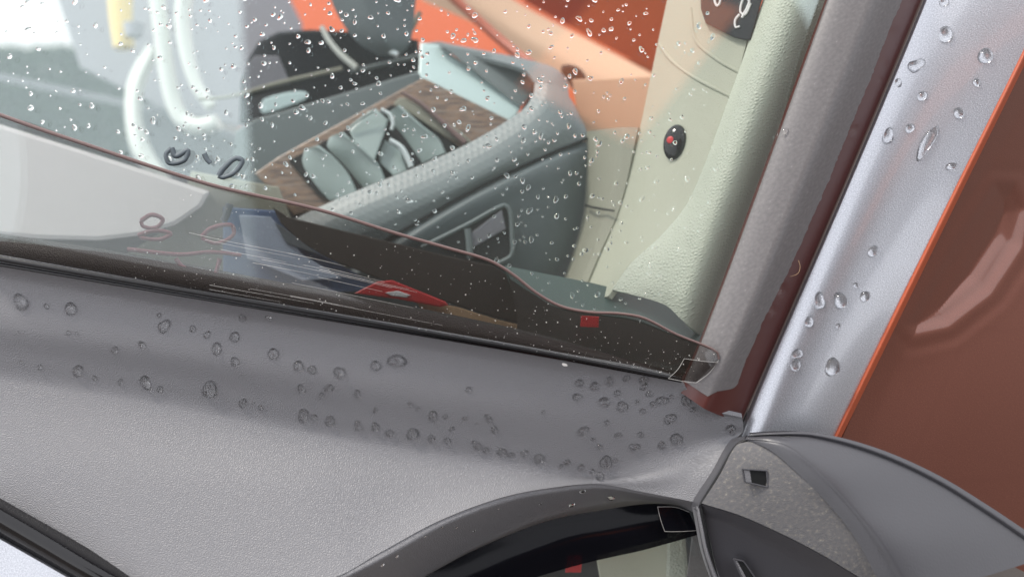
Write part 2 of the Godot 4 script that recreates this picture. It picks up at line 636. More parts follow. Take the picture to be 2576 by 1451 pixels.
# ---------------------------------------------------------------- outer door panel
var panel_sheet: Dictionary
var lip_sheet: Dictionary
func door_panel() -> void:
	panel_sheet = loft([
		rail([-60, 640, 7, 250, 695, 7, 500, 740, 7, 1000, 824, 6, 1400, 893, 4, 1690, 948, 1, 1735, 985, 0, 1790, 1030, -1, 1868, 1050, -2]),
		rail([-60, 692, -1, 260, 747, -1, 520, 792, -1, 1020, 874, -1.5, 1410, 938, -1.5, 1690, 982, -2, 1735, 1002, -2, 1790, 1037, -2.5, 1869, 1056, -3]),
		rail([-60, 810, -1, 300, 862, -1.5, 700, 930, -2, 1100, 1000, -3, 1450, 1050, -4, 1700, 1066, -4.5, 1871, 1070, -4]),
		rail([-60, 885, -5, 370, 950, -6.5, 760, 1028, -7.5, 1000, 1075, -8, 1300, 1124, -8.5, 1510, 1164, -9.5, 1640, 1140, -7.5, 1760, 1110, -6, 1868, 1088, -5]),
		rail([-60, 950, -6.5, 370, 1016, -8, 760, 1092, -9, 1000, 1132, -9.5, 1300, 1170, -10, 1510, 1197, -11, 1640, 1180, -7, 1760, 1145, -4, 1840, 1112, -3]),
		rail([-60, 1180, 9, 370, 1215, 10, 760, 1235, 8, 1000, 1225, 1, 1300, 1203, -6, 1510, 1210, -10.6, 1640, 1208, -4.5, 1730, 1200, -1, 1790, 1188, 2]),
		rail([-60, 1530, 31, 340, 1510, 33, 830, 1455, 30, 950, 1393, 22, 1100, 1312, 12, 1260, 1252, 3, 1400, 1225, -4, 1510, 1219, -10, 1630, 1240, -5, 1745, 1262, 3]),
	], 120, 8, 3.0)
	put("door_panel", panel_sheet.mesh, M.panel, car, "grey grained plastic panel below the window, beaded with rain")
	lip_sheet = loft([
		rail([790, 1480, 30, 830, 1455.5, 29.6, 950, 1393.5, 21.6, 1100, 1312.5, 11.6, 1260, 1252.5, 2.6, 1400, 1225.5, -4.4, 1510, 1219.5, -10.4, 1630, 1240.5, -5.4, 1745, 1262.5, 2.6]),
		rail([840, 1480, 28, 885, 1452, 27, 985, 1398, 20, 1125, 1322, 10, 1275, 1266, 1, 1405, 1240, -6, 1515, 1231, -12, 1630, 1248, -8, 1745, 1268, 0]),
		rail([1010, 1490, -14, 1060, 1456, -17, 1180, 1390, -22, 1330, 1326, -28, 1420, 1300, -31, 1500, 1286, -34, 1620, 1268, -32, 1700, 1270, -20, 1747, 1290, -9]),
	], 80, 8, 2.0)
	put("window_surround", lip_sheet.mesh, M.panel, car, "dark grained lip of the panel curving in to the small window")
	# dark strip under the visor, and the gasket it presses on
	var sl := loft([
		rail([-60, 578, -9, 300, 634, -9, 700, 708, -9, 1000, 764, -9, 1380, 846, -9, 1690, 940, -8]),
		rail([-60, 610, -5, 300, 670, -5, 700, 740, -5, 1000, 795, -5, 1400, 875, -5, 1695, 946, -5]),
		rail([-60, 655, -6, 250, 708, -6, 500, 752, -6, 1000, 838, -6, 1400, 908, -6, 1700, 960, -6]),
	], 50, 5, 2.0)
	put("sill_strip", sl.mesh, M.sill, car)
	put("gasket", tube(rail([-60, 640, 7, 250, 694, 7, 500, 737, 7, 1000, 823, 6, 1400, 894, 5, 1715, 956, 3]), 1.5, 1.0, 60, 10), M.rubber, car)
	put("gasket", tube(rail([-60, 656, 6, 250, 708, 6, 500, 750, 6, 1000, 833, 5, 1400, 901, 4, 1715, 960, 2]), 0.9, 0.6, 60, 8), M.gloss_black, car)
	put("clip", plate([1413, 913, 1424, 914, 1430, 921, 1416, 921], 8, 2, 2, 0, 0, 1), M.film_edge, car)
	# black moulding across the lower left corner and the paint under it
	var mo := loft([
		rail([-60, 1218, 18, 0, 1254, 19, 180, 1356, 22, 345, 1452, 25, 420, 1496, 25]),
		rail([-60, 1250, 28, 0, 1284, 29, 150, 1370, 32, 290, 1452, 35, 370, 1500, 35]),
		rail([-60, 1290, 29, 0, 1326, 30, 110, 1388, 33, 220, 1452, 36, 300, 1500, 36]),
		rail([-60, 1330, 20, 0, 1363, 20, 80, 1408, 22, 157, 1452, 24, 230, 1496, 25]),
	], 20, 6, 4.0)
	put("moulding", mo.mesh, M.gloss_black, car)
	var ds := loft([
		rail([-60, 1325, 26, 0, 1358, 26, 80, 1403, 28, 157, 1447, 30, 230, 1490, 30]),
		rail([-160, 1490, 30, -60, 1560, 30, 0, 1560, 30, 100, 1600, 30, 160, 1600, 30]),
	], 10, 4, 3.0)
	put("door_skin", ds.mesh, M.silver, car)  # body paint, its pale colour holding the sky's reflection

# ---------------------------------------------------------------- window glass, rain visor
var visor_sheet: Dictionary
func window_and_visor() -> void:
	var g := loft([
		flat([-220, -160, 1000, -160, 2120, -160], -4),
		flat([-220, 100, 1000, 120, 2010, 150], -4),
		flat([-220, 360, 1000, 400, 1920, 470], -4),
		flat([-220, 585, 300, 640, 700, 716, 1000, 772, 1380, 852, 1735, 945], -4),
	], 12, 4, 3.5)
	put("window_glass", g.mesh, M.pane, car)
	var top := rail([-60, 268, 15, 100, 325, 15, 205, 360, 15, 400, 425, 15, 550, 470, 15, 800, 527, 15, 1000, 588, 15, 1130, 625, 15, 1230, 655, 15, 1290, 690, 14, 1350, 737, 13, 1410, 770, 12, 1480, 785, 11, 1560, 789, 10, 1620, 800, 10, 1700, 840, 9, 1795, 879, 7, 1810, 893, 6, 1809, 903, 6])
	var bottom := rail([-60, 641, 5, 250, 700, 5, 500, 742, 5, 1000, 828, 5, 1400, 900, 4, 1690, 951, 3, 1752, 962, 3])
	var mid := PackedVector3Array()
	var low := PackedVector3Array()
	for k in 41:
		var a := catmull(top, k / 40.0)
		var b := catmull(bottom, k / 40.0)
		mid.append(Vector3(lerpf(a.x, b.x, 0.45), lerpf(a.y, b.y, 0.45), 16.2 - 8.5 * pow(k / 40.0, 2.0)))
		low.append(Vector3(lerpf(a.x, b.x, 0.82), lerpf(a.y, b.y, 0.82), 12.5 - 7.0 * pow(k / 40.0, 2.0)))
	visor_sheet = loft([top, mid, low, bottom], 90, 7, 2.2)
	var vs := put("rain_visor", visor_sheet.mesh, M.acrylic, car, "smoked translucent rain visor along the bottom of the window")
	var edge := PackedVector3Array()
	for q in top: edge.append(Vector3(q.x, q.y, q.z - 0.6))
	put("rim", tube(edge, 1.15, 0.7, 110, 8), M.rim, vs)
	# clear tape on the tip, with its frayed white edges
	put("tape", loft([flat([1722, 902, 1766, 908, 1808, 911], 7.6), flat([1705, 930, 1745, 938, 1785, 936], 6.6), flat([1682, 952, 1725, 958, 1752, 961], 5.6)], 12, 4, 0.2).mesh, M.acrylic, vs)
	for e in [[1722, 902, 8.2, 1766, 908, 8, 1808, 912, 7.6], [1722, 902, 8.2, 1706, 929, 7.2, 1682, 952, 6.2], [1682, 952, 6.2, 1725, 960, 6, 1752, 963, 6], [1752, 963, 6, 1785, 938, 6.6, 1809, 906, 7.2]]:
		put("tape_edge", tube(rail(e), 0.14, 0.09, 16, 5), M.film_edge, vs)
	var sp := SphereMesh.new()
	sp.radius = 0.5
	sp.height = 0.5
	sp.radial_segments = 8
	sp.rings = 4
	var sm := MultiMesh.new()
	sm.transform_format = MultiMesh.TRANSFORM_3D
	sm.mesh = sp
	sm.instance_count = 420
	for k in 420:
		var r: int = rng.randi_range(1, visor_sheet.lay.size() - 2)
		var c := rng.randi_range(20, 89)
		var q: Vector3 = visor_sheet.lay[r][c]
		var size := 0.00022 + 0.0005 * pow(rng.randf(), 3.0)
		sm.set_instance_transform(k, Transform3D(Basis(U, N, V).scaled(Vector3.ONE * size), at(q.x + rng.randf_range(-9, 9), q.y + rng.randf_range(-3, 3), q.z + 0.08)))
	var specks := MultiMeshInstance3D.new()
	specks.name = "dust"
	specks.multimesh = sm
	specks.material_override = M.scratch
	specks.set_meta("kind", "stuff")
	vs.add_child(specks)
	# long fine scratches along the visor
	for k in 16:
		var t0 := rng.randf_range(0.28, 0.5)
		var t1 := t0 + rng.randf_range(0.06, 0.22)
		var h := rng.randf_range(0.35, 0.93)
		var line := PackedVector3Array()
		for i in 7:
			var c: int = int(lerpf(t0, t1, i / 6.0) * 90)
			var r: float = h * (visor_sheet.lay.size() - 1)
			var q: Vector3 = (visor_sheet.lay[int(r)][c] as Vector3).lerp(visor_sheet.lay[mini(int(r) + 1, visor_sheet.lay.size() - 1)][c], r - int(r))
			line.append(q + Vector3(0, 0, 0.03))
		put("scratch", tube(line, rng.randf_range(0.04, 0.11), 0.03, 20, 4, 0.5), M.scratch, vs)
	# lettering inside the glass
	var ink := [[430, 372, 440, 392, 470, 378, 462, 402, 425, 410, 416, 388, 430, 372], [512, 386, 520, 402, 528, 410], [548, 442, 560, 424, 590, 398, 608, 404, 590, 432, 560, 446, 548, 442]]
	for s in ink:
		put("lettering", tube(flat(s, -3.7), 1.5, 1.2, 40, 8, 0.1), M.ink, car)
	var red := [[352, 556, 380, 540, 408, 552, 392, 572, 360, 570, 352, 556], [345, 592, 388, 580, 428, 588, 400, 602, 350, 598], [505, 596, 530, 574, 580, 566, 586, 590, 545, 612, 505, 600], [318, 627, 450, 640, 530, 634, 606, 642], [440, 650, 460, 672, 490, 684], [552, 650, 545, 676, 538, 696]]
	for s in red:
		put("lettering", tube(flat(s, -8.2), 1.3, 1.0, 40, 8, 0.15), M.ink_red, car)
	put("lettering", tube(flat([577, 512, 568, 540, 560, 556], -8.2), 2.2, 2.0, 12, 8, 0.15), M.ink, car)

# ---------------------------------------------------------------- pillar: rubber seal with its dried film
func pillar() -> void:
	var s := loft([
		rail([2120, -120, -9, 2077, 0, -9, 1905, 470, -9, 1760, 858, -9, 1700, 985, -9]),
		rail([2130, -120, -1, 2088, 0, -1, 1915, 480, -1, 1770, 862, -1, 1716, 990, -1]),
		rail([2228, -120, 6, 2183, 0, 6, 1990, 490, 6, 1846, 845, 6, 1768, 1025, 4]),
		rail([2256, -120, 5.4, 2212, 0, 5.4, 2016, 493, 5.4, 1868, 850, 5.4, 1785, 1034, 3]),
		rail([2300, -120, -2, 2262, 0, -2, 2060, 495, -2, 1896, 880, -2, 1828, 1050, -4]),
		rail([2362, -120, -15, 2318, 0, -15, 2110, 497, -15, 1919, 937, -15, 1866, 1056, -13]),
		rail([2366, -120, -20, 2324, 0, -20, 2115, 497, -20, 1923, 937, -20, 1869, 1058, -20]),
	], 60, 6, 4.0)
	var sl := put("pillar_seal", s.mesh, M.seal, car, "brown rubber seal between the window and the painted pillar")
	# film: follows the seal 0.3 mm above it, with a ragged right edge
	var lay := []
	var rows := 40
	var cols := 260
	for j in rows + 1:
		var line := PackedVector3Array()
		for i in cols + 1:
			var t := float(i) / cols
			t = 0.02 + t * 0.955
			var wob := FILM.get_noise_1d(t * 300.0) * 0.022 + FILM.get_noise_1d(t * 3100.0 + 50.0) * 0.012
			var span := 0.69 + wob - 0.05 * smoothstep(0.6, 0.85, t) - 0.36 * smoothstep(0.93, 0.99, t)
			var a := 0.088 + (span - 0.088) * j / rows
			var row: float = a * (s.lay.size() - 1)
			var col: float = t * (s.lay[0].size() - 1)
			var r0 := mini(int(row), s.lay.size() - 2)
			var c0 := mini(int(col), s.lay[0].size() - 2)
			var p: Vector3 = (s.lay[r0][c0] as Vector3).lerp(s.lay[r0][c0 + 1], col - c0)
			var q: Vector3 = (s.lay[r0 + 1][c0] as Vector3).lerp(s.lay[r0 + 1][c0 + 1], col - c0)
			p = p.lerp(q, row - r0)
			line.append(Vector3(p.x, p.y, p.z + 0.25))
		lay.append(line)
	put("dried_film", sheet(lay, 0.15).mesh, M.film, sl, "chalky grey film dried onto the rubber, ragged at its edge")

# ---------------------------------------------------------------- painted strip, edge and body side
var strip_sheet: Dictionary
func body_side() -> void:
	strip_sheet = loft([
		rail([2368, -120, -16, 2325, 0, -16, 2116, 497, -16, 1924, 937, -16, 1850, 1115, -16]),
		rail([2376, -120, -13, 2334, 0, -13, 2125, 497, -12, 1933, 937, -11, 1862, 1118, -11]),
		rail([2470, -120, -7, 2420, 0, -7, 2200, 497, -6.5, 1995, 937, -6, 1915, 1120, -6]),
		rail([2580, -120, -1, 2530, 0, -1.5, 2290, 497, -5, 2085, 937, -7, 2000, 1120, -8]),
		rail([2682, -120, 4, 2638, 0, 3, 2393, 497, -5, 2177, 937, -12, 2089, 1120, -14]),
	], 60, 8, 2.0)
	put("pillar_skin", strip_sheet.mesh, M.silver, car, "painted pillar strip coloured pale for the sky it reflects, with scattered raindrops")
	var ed := loft([
		rail([2679, -120, 3.6, 2635, 0, 2.6, 2391, 497, -5.4, 2175, 937, -12.4, 2087, 1120, -14.4]),
		rail([2690, -120, 5.6, 2646, 0, 4.6, 2402, 497, -3.4, 2186, 937, -10.4, 2097, 1120, -12.4]),
		rail([2702, -120, 3, 2658, 0, 2, 2414, 497, -6, 2198, 937, -13, 2108, 1120, -15]),
	], 40, 4, 2.0)
	put("edge_strip", ed.mesh, M.orange, car, "narrow bright orange edge of the bodywork")
	var bs := loft([
		rail([2700, -120, 2, 2656, 0, 1, 2412, 497, -7, 2196, 937, -14, 2084, 1180, -16]),
		rail([2760, -120, -12, 2710, 0, -12, 2470, 497, -16, 2260, 937, -20, 2150, 1230, -22]),
		rail([2860, -120, -28, 2800, 0, -28, 2560, 560, -32, 2430, 1000, -34, 2330, 1310, -36]),
		rail([3000, -120, -52, 2950, 0, -52, 2800, 600, -56, 2700, 1100, -58, 2600, 1450, -60]),
	], 170, 44, 2.0)
	# the hollow of a door-handle cup, D-shaped, pressed into the side
	var cup := PackedVector2Array([Vector2(2500, 452), Vector2(2400, 600), Vector2(2300, 770), Vector2(2268, 818), Vector2(2300, 850), Vector2(2390, 828), Vector2(2500, 742), Vector2(2580, 620), Vector2(2600, 520), Vector2(2560, 455)])
	for row in bs.lay:
		for i in row.size():
			var q := Vector2(row[i].x, row[i].y)
			var d := 1e9
			for k in cup.size():
				d = minf(d, q.distance_to(Geometry2D.get_closest_point_to_segment(q, cup[k], cup[(k + 1) % cup.size()])))
			if not Geometry2D.is_point_in_polygon(q, cup): d = -d
			row[i].z -= 3.5 * smoothstep(0.0, 90.0, d) - 0.2 * cos(d * 0.11) * smoothstep(-75.0, -10.0, d) * (1.0 - smoothstep(60.0, 110.0, d))
	bs = sheet(bs.lay, 2.0)
	put("body_side", bs.mesh, M.paint, car, "brownish orange metallic body side with a pressed handle cup")
# ---------------------------------------------------------------- door mirror
# the mirror housing comes towards the viewer as it leaves the door
func near_rail(a: Array) -> PackedVector3Array:
	var r := rail(a)
	for k in r.size():
		if r[k].z > 14.0: r[k].z = 14.0 + (r[k].z - 14.0) * 1.15
	return r

func mirror() -> void:
	# base on the door, left of the parting line
	var b := loft([
		near_rail([1905, 1094, -2, 1870, 1098, -1, 1838, 1108, 0, 1792, 1185, 2, 1745, 1255, 2, 1738, 1275, 0]),
		near_rail([1905, 1099, 8, 1876, 1103, 8, 1846, 1118, 9, 1802, 1190, 10, 1756, 1262, 10, 1748, 1282, 8]),
		near_rail([1905, 1104, 10, 1880, 1106, 10, 1852, 1122, 12, 1808, 1194, 13, 1762, 1266, 13, 1754, 1286, 11]),
	], 40, 5, 3.0)
	var mr := put("door_mirror", b.mesh, M.housing, car, "grey plastic door mirror housing, dusty near its foot")
	put("mirror_base", loft([
		near_rail([1742, 1276, 4, 1752, 1330, 4, 1762, 1380, 4, 1776, 1425, 4, 1795, 1475, 4]),
		near_rail([1756, 1274, 12, 1766, 1330, 13, 1776, 1380, 13, 1790, 1425, 13, 1808, 1475, 13]),
		near_rail([1768, 1276, 9, 1778, 1330, 10, 1787, 1380, 10, 1800, 1425, 10, 1818, 1475, 10]),
	], 20, 4, 3.0).mesh, M.panel, mr)
	# dusty inner face, top right of the step
	var f := loft([
		near_rail([1876, 1108, 14, 1850, 1124, 15, 1812, 1194, 16, 1766, 1266, 16]),
		near_rail([1925, 1110, 20, 1905, 1150, 21, 1890, 1215, 22, 1862, 1296, 21]),
		near_rail([1965, 1120, 24, 1960, 1160, 26, 1985, 1240, 28, 1958, 1338, 25]),
		near_rail([2000, 1150, 27, 2050, 1225, 33, 2090, 1290, 34, 2064, 1392, 30]),
		near_rail([2070, 1200, 31, 2160, 1320, 38, 2180, 1390, 38, 2160, 1450, 34]),
		near_rail([2150, 1250, 36, 2260, 1420, 42, 2290, 1480, 42, 2270, 1510, 38]),
	], 40, 6, 3.0)
	put("inner_face", f.mesh, M.dusty, mr, "inner face of the mirror housing covered with pale dust")
	# outer shell right of the rounded ridge
	var o := loft([
		near_rail([1872, 1106, 14.5, 1922, 1112, 21, 1968, 1124, 26, 2050, 1200, 33, 2130, 1285, 38, 2200, 1375, 42, 2255, 1470, 44]),
		near_rail([1874, 1104, 15, 1928, 1108, 22, 1985, 1120, 27.5, 2072, 1192, 35, 2155, 1280, 40, 2228, 1370, 44, 2290, 1470, 46]),
		near_rail([1880, 1101, 14.5, 1940, 1102, 22, 2020, 1114, 27, 2130, 1180, 34, 2240, 1270, 38, 2330, 1360, 42, 2400, 1470, 44]),
		near_rail([1885, 1099, 13, 1945, 1096, 19, 2050, 1100, 24, 2200, 1142, 27, 2350, 1210, 29, 2480, 1290, 31, 2640, 1400, 33]),
	], 60, 8, 3.0)
	put("shell", o.mesh, M.housing, mr)
	put("shell_edge", loft([
		near_rail([1885, 1099.5, 13, 1945, 1096.5, 19, 2050, 1100.5, 24, 2200, 1142.5, 27, 2350, 1210.5, 29, 2480, 1290.5, 31, 2640, 1400.5, 33]),
		near_rail([1885, 1095.5, 14.2, 1945, 1092, 20.2, 2050, 1095, 25.2, 2200, 1135, 28.2, 2350, 1202, 30.2, 2480, 1281, 32.2, 2640, 1390, 34.2]),
		near_rail([1885, 1091, 13.2, 1945, 1087, 19.2, 2052, 1088, 24.2, 2204, 1126, 27.2, 2354, 1191, 29.2, 2484, 1269, 31.2, 2644, 1376, 33.2]),
	], 60, 5, 2.0).mesh, M.housing, mr)
	put("ridge", loft([
		near_rail([1878, 1107.5, 14.6, 1935, 1130, 23.5, 2010, 1193, 30.6, 2085, 1268, 35.2, 2150, 1348, 38.8, 2200, 1438, 41, 2228, 1490, 42]),
		near_rail([1880, 1106, 15.4, 1948, 1122, 25, 2034, 1183, 32.6, 2112, 1258, 37.4, 2180, 1340, 41.2, 2232, 1430, 43.4, 2262, 1490, 44.4]),
		near_rail([1882, 1104.5, 15.4, 1962, 1117, 25.8, 2056, 1176, 33.4, 2136, 1250, 38.4, 2206, 1334, 42.2, 2260, 1424, 44.4, 2292, 1490, 45.4]),
		near_rail([1884, 1103, 14.6, 1980, 1112, 25.6, 2084, 1172, 32.6, 2166, 1246, 37.4, 2238, 1330, 41.2, 2296, 1420, 43.4, 2330, 1490, 44.4]),
	], 50, 6, 2.0).mesh, M.housing, mr)
	# lower face under the step
	put("lower_face", loft([
		near_rail([1766, 1268, 14, 1862, 1299, 17, 1958, 1341, 20, 2064, 1395, 24, 2160, 1454, 28, 2230, 1500, 30]),
		near_rail([1774, 1300, 8, 1850, 1330, 9, 1930, 1375, 10, 2010, 1420, 12, 2080, 1470, 14, 2140, 1510, 16]),
		near_rail([1812, 1470, 4, 1850, 1480, 4, 1890, 1490, 4, 1930, 1500, 5, 1990, 1520, 6, 2050, 1540, 8]),
	], 30, 6, 3.0).mesh, M.housing, mr)
	put("parting_line", tube(near_rail([1990, 1099, 22.6, 1940, 1103, 19.5, 1885, 1106, 15, 1853, 1122, 13.6, 1810, 1194, 14.6, 1764, 1268, 14.6]), 0.8, 0.9, 40, 6), M.black, mr)
	put("parting_line", tube(near_rail([1764, 1272, 13, 1774, 1330, 12.5, 1784, 1380, 12, 1797, 1425, 11, 1815, 1475, 10]), 0.7, 0.9, 24, 6), M.black, mr)
	# drain holes: a frame of four walls round a dark floor
	hole(mr, [1868, 1180, 1930, 1184, 1933, 1226, 1874, 1212], 26.0)
	hole(mr, [1846, 1406, 1872, 1412, 1912, 1470, 1880, 1480], 10.5)

func hole(parent: Node, o: Array, n: float) -> void:
	var h := put("hole", plate(o, n, 1.0, 0.5), M.void, parent)
	var mid := Vector2((o[0] + o[2] + o[4] + o[6]) / 4.0, (o[1] + o[3] + o[5] + o[7]) / 4.0)
	for k in 4:
		var a := Vector2(o[k * 2], o[k * 2 + 1])
		var b := Vector2(o[(k * 2 + 2) % 8], o[(k * 2 + 3) % 8])
		put("wall", tube(rail([a.x, a.y, n + 0.2, b.x, b.y, n + 0.2]), 0.45, 0.45, 4, 6), M.housing, h)
	var p := o.duplicate()
	put("floor", plate([lerpf(o[0], mid.x, 0.1), lerpf(o[1], mid.y, 0.1), lerpf(o[0], o[2], 0.3), lerpf(o[1], o[3], 0.3), lerpf(o[6], o[4], 0.3), lerpf(o[7], o[5], 0.3) - 3, lerpf(o[6], mid.x, 0.1), lerpf(o[7], mid.y, 0.1)], n + 0.15, 0.4, 0.5), M.panel, h)

# ---------------------------------------------------------------- small window under the panel, with its own visor
func quarter_window() -> void:
	var vs := loft([
		rail([1000, 1500, -15, 1060, 1458, -15, 1180, 1391, -18, 1330, 1327, -21, 1420, 1301, -22, 1500, 1286, -23, 1620, 1268, -23, 1690, 1272, -20, 1735, 1290, -17]),
		rail([1120, 1500, -11, 1190, 1462, -11, 1290, 1412, -13, 1400, 1372, -15, 1480, 1350, -16, 1560, 1335, -17, 1650, 1318, -17, 1710, 1314, -15, 1748, 1318, -13]),
		rail([1220, 1520, -12, 1300, 1470, -12, 1400, 1437, -14, 1480, 1415, -15, 1545, 1400, -16, 1610, 1386, -16, 1670, 1370, -16, 1720, 1356, -15, 1757, 1345, -13]),
	], 60, 8, 2.2)
	var q := put("small_rain_visor", vs.mesh, M.acrylic_dark, car, "near-black visor over the small lower window")
	put("tape", loft([flat([1655, 1275, 1700, 1278, 1735, 1290], -10), flat([1660, 1305, 1705, 1308, 1745, 1312], -8.4), flat([1672, 1336, 1715, 1336, 1757, 1333], -7.2)], 8, 4, 0.2).mesh, M.acrylic_dark, q)
	for e in [[1655, 1275, -9.6, 1662, 1305, -8, 1673, 1337, -6.8], [1673, 1337, -6.8, 1715, 1337, -7, 1757, 1334, -7.2], [1655, 1275, -9.6, 1700, 1276, -9.8, 1735, 1288, -10.2]]:
		put("tape_edge", tube(rail(e), 0.11, 0.08, 12, 5), M.film_edge, q)
	put("small_window_glass", loft([flat([980, 1500, 1320, 1340, 1745, 1290], -20), flat([1100, 1560, 1500, 1520, 1800, 1500], -20)], 8, 4, 3.0).mesh, M.pane, car)
	# seen through it
	var c := put("small_window_trim", plate([1680, 1330, 1722, 1320, 1735, 1480, 1675, 1490], -40, 10, 8), M.leather, car)
	put("trim_panel", plate([1500, 1400, 1690, 1350, 1690, 1520, 1520, 1520], -70, 5, 3), M.trim, c)
	put("trim_band", plate([1742, 1340, 1770, 1340, 1800, 1500, 1722, 1500], -34, 5, 3), M.film, c)
	put("label", plate([1428, 1398, 1466, 1395, 1462, 1440, 1422, 1440], -50, 3, 2), M.red, c)
	put("footwell", plate([900, 1300, 1700, 1250, 1760, 1600, 900, 1700], -130, 5, 2), M.carpet, c)

# ---------------------------------------------------------------- inner pillar trim
func trim_inside() -> void:
	var t := loft([
		rail([2160, -140, -44, 2110, 0, -44, 1940, 440, -44, 1798, 800, -44, 1768, 852, -40]),
		rail([2128, -140, -24, 2080, 0, -24, 1912, 440, -24, 1782, 780, -24, 1762, 842, -24]),
		rail([2086, -140, -14, 2038, 0, -14, 1872, 440, -14, 1758, 748, -14, 1742, 826, -16]),
		rail([2046, -140, -12, 1998, 0, -12, 1834, 440, -12, 1728, 738, -12, 1715, 804, -14]),
		rail([2005, -140, -18, 1958, 0, -18, 1800, 440, -18, 1680, 730, -18, 1672, 766, -19]),
		rail([1965, -140, -34, 1920, 0, -34, 1835, 245, -34, 1737, 497, -34, 1668, 588, -34, 1590, 660, -34, 1540, 728, -32]),
	], 60, 7, 3.0)
	var tr := put("pillar_trim", t.mesh, M.leather, car, "pale green grained leather trim of the window pillar")
	var inner := loft([
		rail([1930, -100, -36, 1840, 245, -36, 1740, 497, -36, 1670, 590, -36, 1595, 665, -36, 1530, 745, -36]),
		rail([1800, -100, -52, 1720, 245, -56, 1640, 470, -60, 1590, 590, -62, 1540, 690, -60, 1500, 750, -56]),
		rail([1700, -100, -80, 1640, 180, -84, 1605, 345, -88, 1560, 520, -90, 1510, 640, -90, 1470, 740, -84]),
	], 40, 8, 3.0)
	put("lower_trim", inner.mesh, M.trim, tr)
	put("trim_roll", loft([
		rail([1606, 320, -86, 1560, 520, -88, 1508, 640, -88, 1465, 740, -82]),
		rail([1560, 320, -96, 1525, 520, -96, 1485, 640, -96, 1445, 740, -92]),
		rail([1476, 330, -130, 1470, 520, -130, 1440, 640, -130, 1405, 740, -130]),
	], 30, 6, 3.0).mesh, M.trim_dull, tr)
	put("seam", tube(rail([1474, 516, -120, 1495, 522, -100, 1545, 530, -84]), 0.9, 0.6, 10, 6), M.black, tr)
	for b in [[1660, 110, 1690, 150, 1750, 195, 1842, 243], [1740, 20, 1752, 100, 1800, 145, 1862, 182]]:
		var path := PackedVector3Array()
		for k in range(0, b.size(), 2):
			var h := spot(inner, b[k], b[k + 1])
			path.append(Vector3(b[k], b[k + 1], ((h[0] as Vector3) - BASE).dot(N) * 1000.0 - 0.3))
		put("recess_line", tube(path, 1.5, 1.3, 30, 10, 0.5), M.trim, tr)
	# alarm pod
	var pod := SphereMesh.new()
	pod.radius = 1.0
	pod.height = 2.0
	var pd := put("sensor", pod, M.gloss_black, tr, "black oval sensor with a red lamp on the pillar trim")
	var ps := spot(inner, 1700, 359)
	var pn: Vector3 = (ps[1] as Vector3).lerp(N, 0.35).normalized()
	var pv := (V * 0.98 + U * 0.1 - pn * (V * 0.98 + U * 0.1).dot(pn)).normalized()
	pd.transform = Transform3D(Basis(pv.cross(pn) * 0.0072, pv * 0.0110, pn * 0.0042), (ps[0] as Vector3) + pn * 0.001)
	var led := put("lamp", pod, M.red, pd)
	led.position = Vector3(-0.22, 0.03, 0.95)
	led.scale = Vector3(0.3, 0.2, 0.12)
	# glossy plate with white letters at the top
	var bn := []
	for q in [Vector2(1790, 40), Vector2(1890, 40), Vector2(1830, 90)]:
		bn.append(((spot(inner, q.x, q.y)[0] as Vector3) - BASE).dot(N) * 1000.0)
	var bx: float = (bn[1] - bn[0]) / 100.0
	var by: float = (bn[2] - lerpf(bn[0], bn[1], 0.4)) / 50.0
	var bo: float = bn[0] + bx * 50.0 - by * 20.0 + 3.0
	var bd := put("badge", plate([1762, -60, 1764, 22, 1776, 58, 1848, 94, 1872, 100, 1890, 100, 1935, -60], bo, 6, 3, bx, by), M.gloss_black, tr, "glossy dark plate with white letters at the top of the trim")
	for a in [[1868, 44, 1886, 4, 1876, -6, 1868, 4, 1864, 30, 1876, 36, 1890, 8], [1862, 36, 1851, 50, 1852, 68, 1862, 66], [1798, -16, 1800, 6, 1806, 14, 1812, 6, 1814, -16]]:
		var path := PackedVector3Array()
		for k in range(0, a.size(), 2): path.append(Vector3(a[k], a[k + 1], bo + bx * (a[k] - 1835.0) + by * (a[k + 1] - 26.0) + 0.6))
		put("letter", tube(path, 0.85, 0.6, 40, 6, 0.4), M.white, bd)
	# ledge along the bottom of the window
	var lg := loft([
		rail([1270, 668, -60, 1380, 690, -58, 1500, 714, -55, 1590, 738, -50, 1660, 760, -44, 1790, 830, -30]),
		rail([1300, 740, -26, 1410, 775, -24, 1500, 790, -22, 1600, 805, -20, 1690, 840, -18, 1790, 880, -16]),
	], 30, 5, 3.0)
	put("sill_inner", loft([
		rail([1280, 700, -23, 1350, 745, -22, 1410, 778, -22, 1500, 794, -20, 1600, 808, -18, 1690, 843, -16, 1790, 884, -14]),
		rail([1300, 800, -22, 1410, 830, -20, 1500, 850, -18, 1600, 870, -16, 1690, 900, -14, 1790, 940, -12]),
		rail([1300, 860, -20, 1410, 890, -18, 1500, 910, -16, 1600, 930, -14, 1690, 950, -12, 1760, 965, -10]),
	], 30, 4, 2.0).mesh, M.bin, car)
	put("window_ledge", lg.mesh, M.ledge, car)

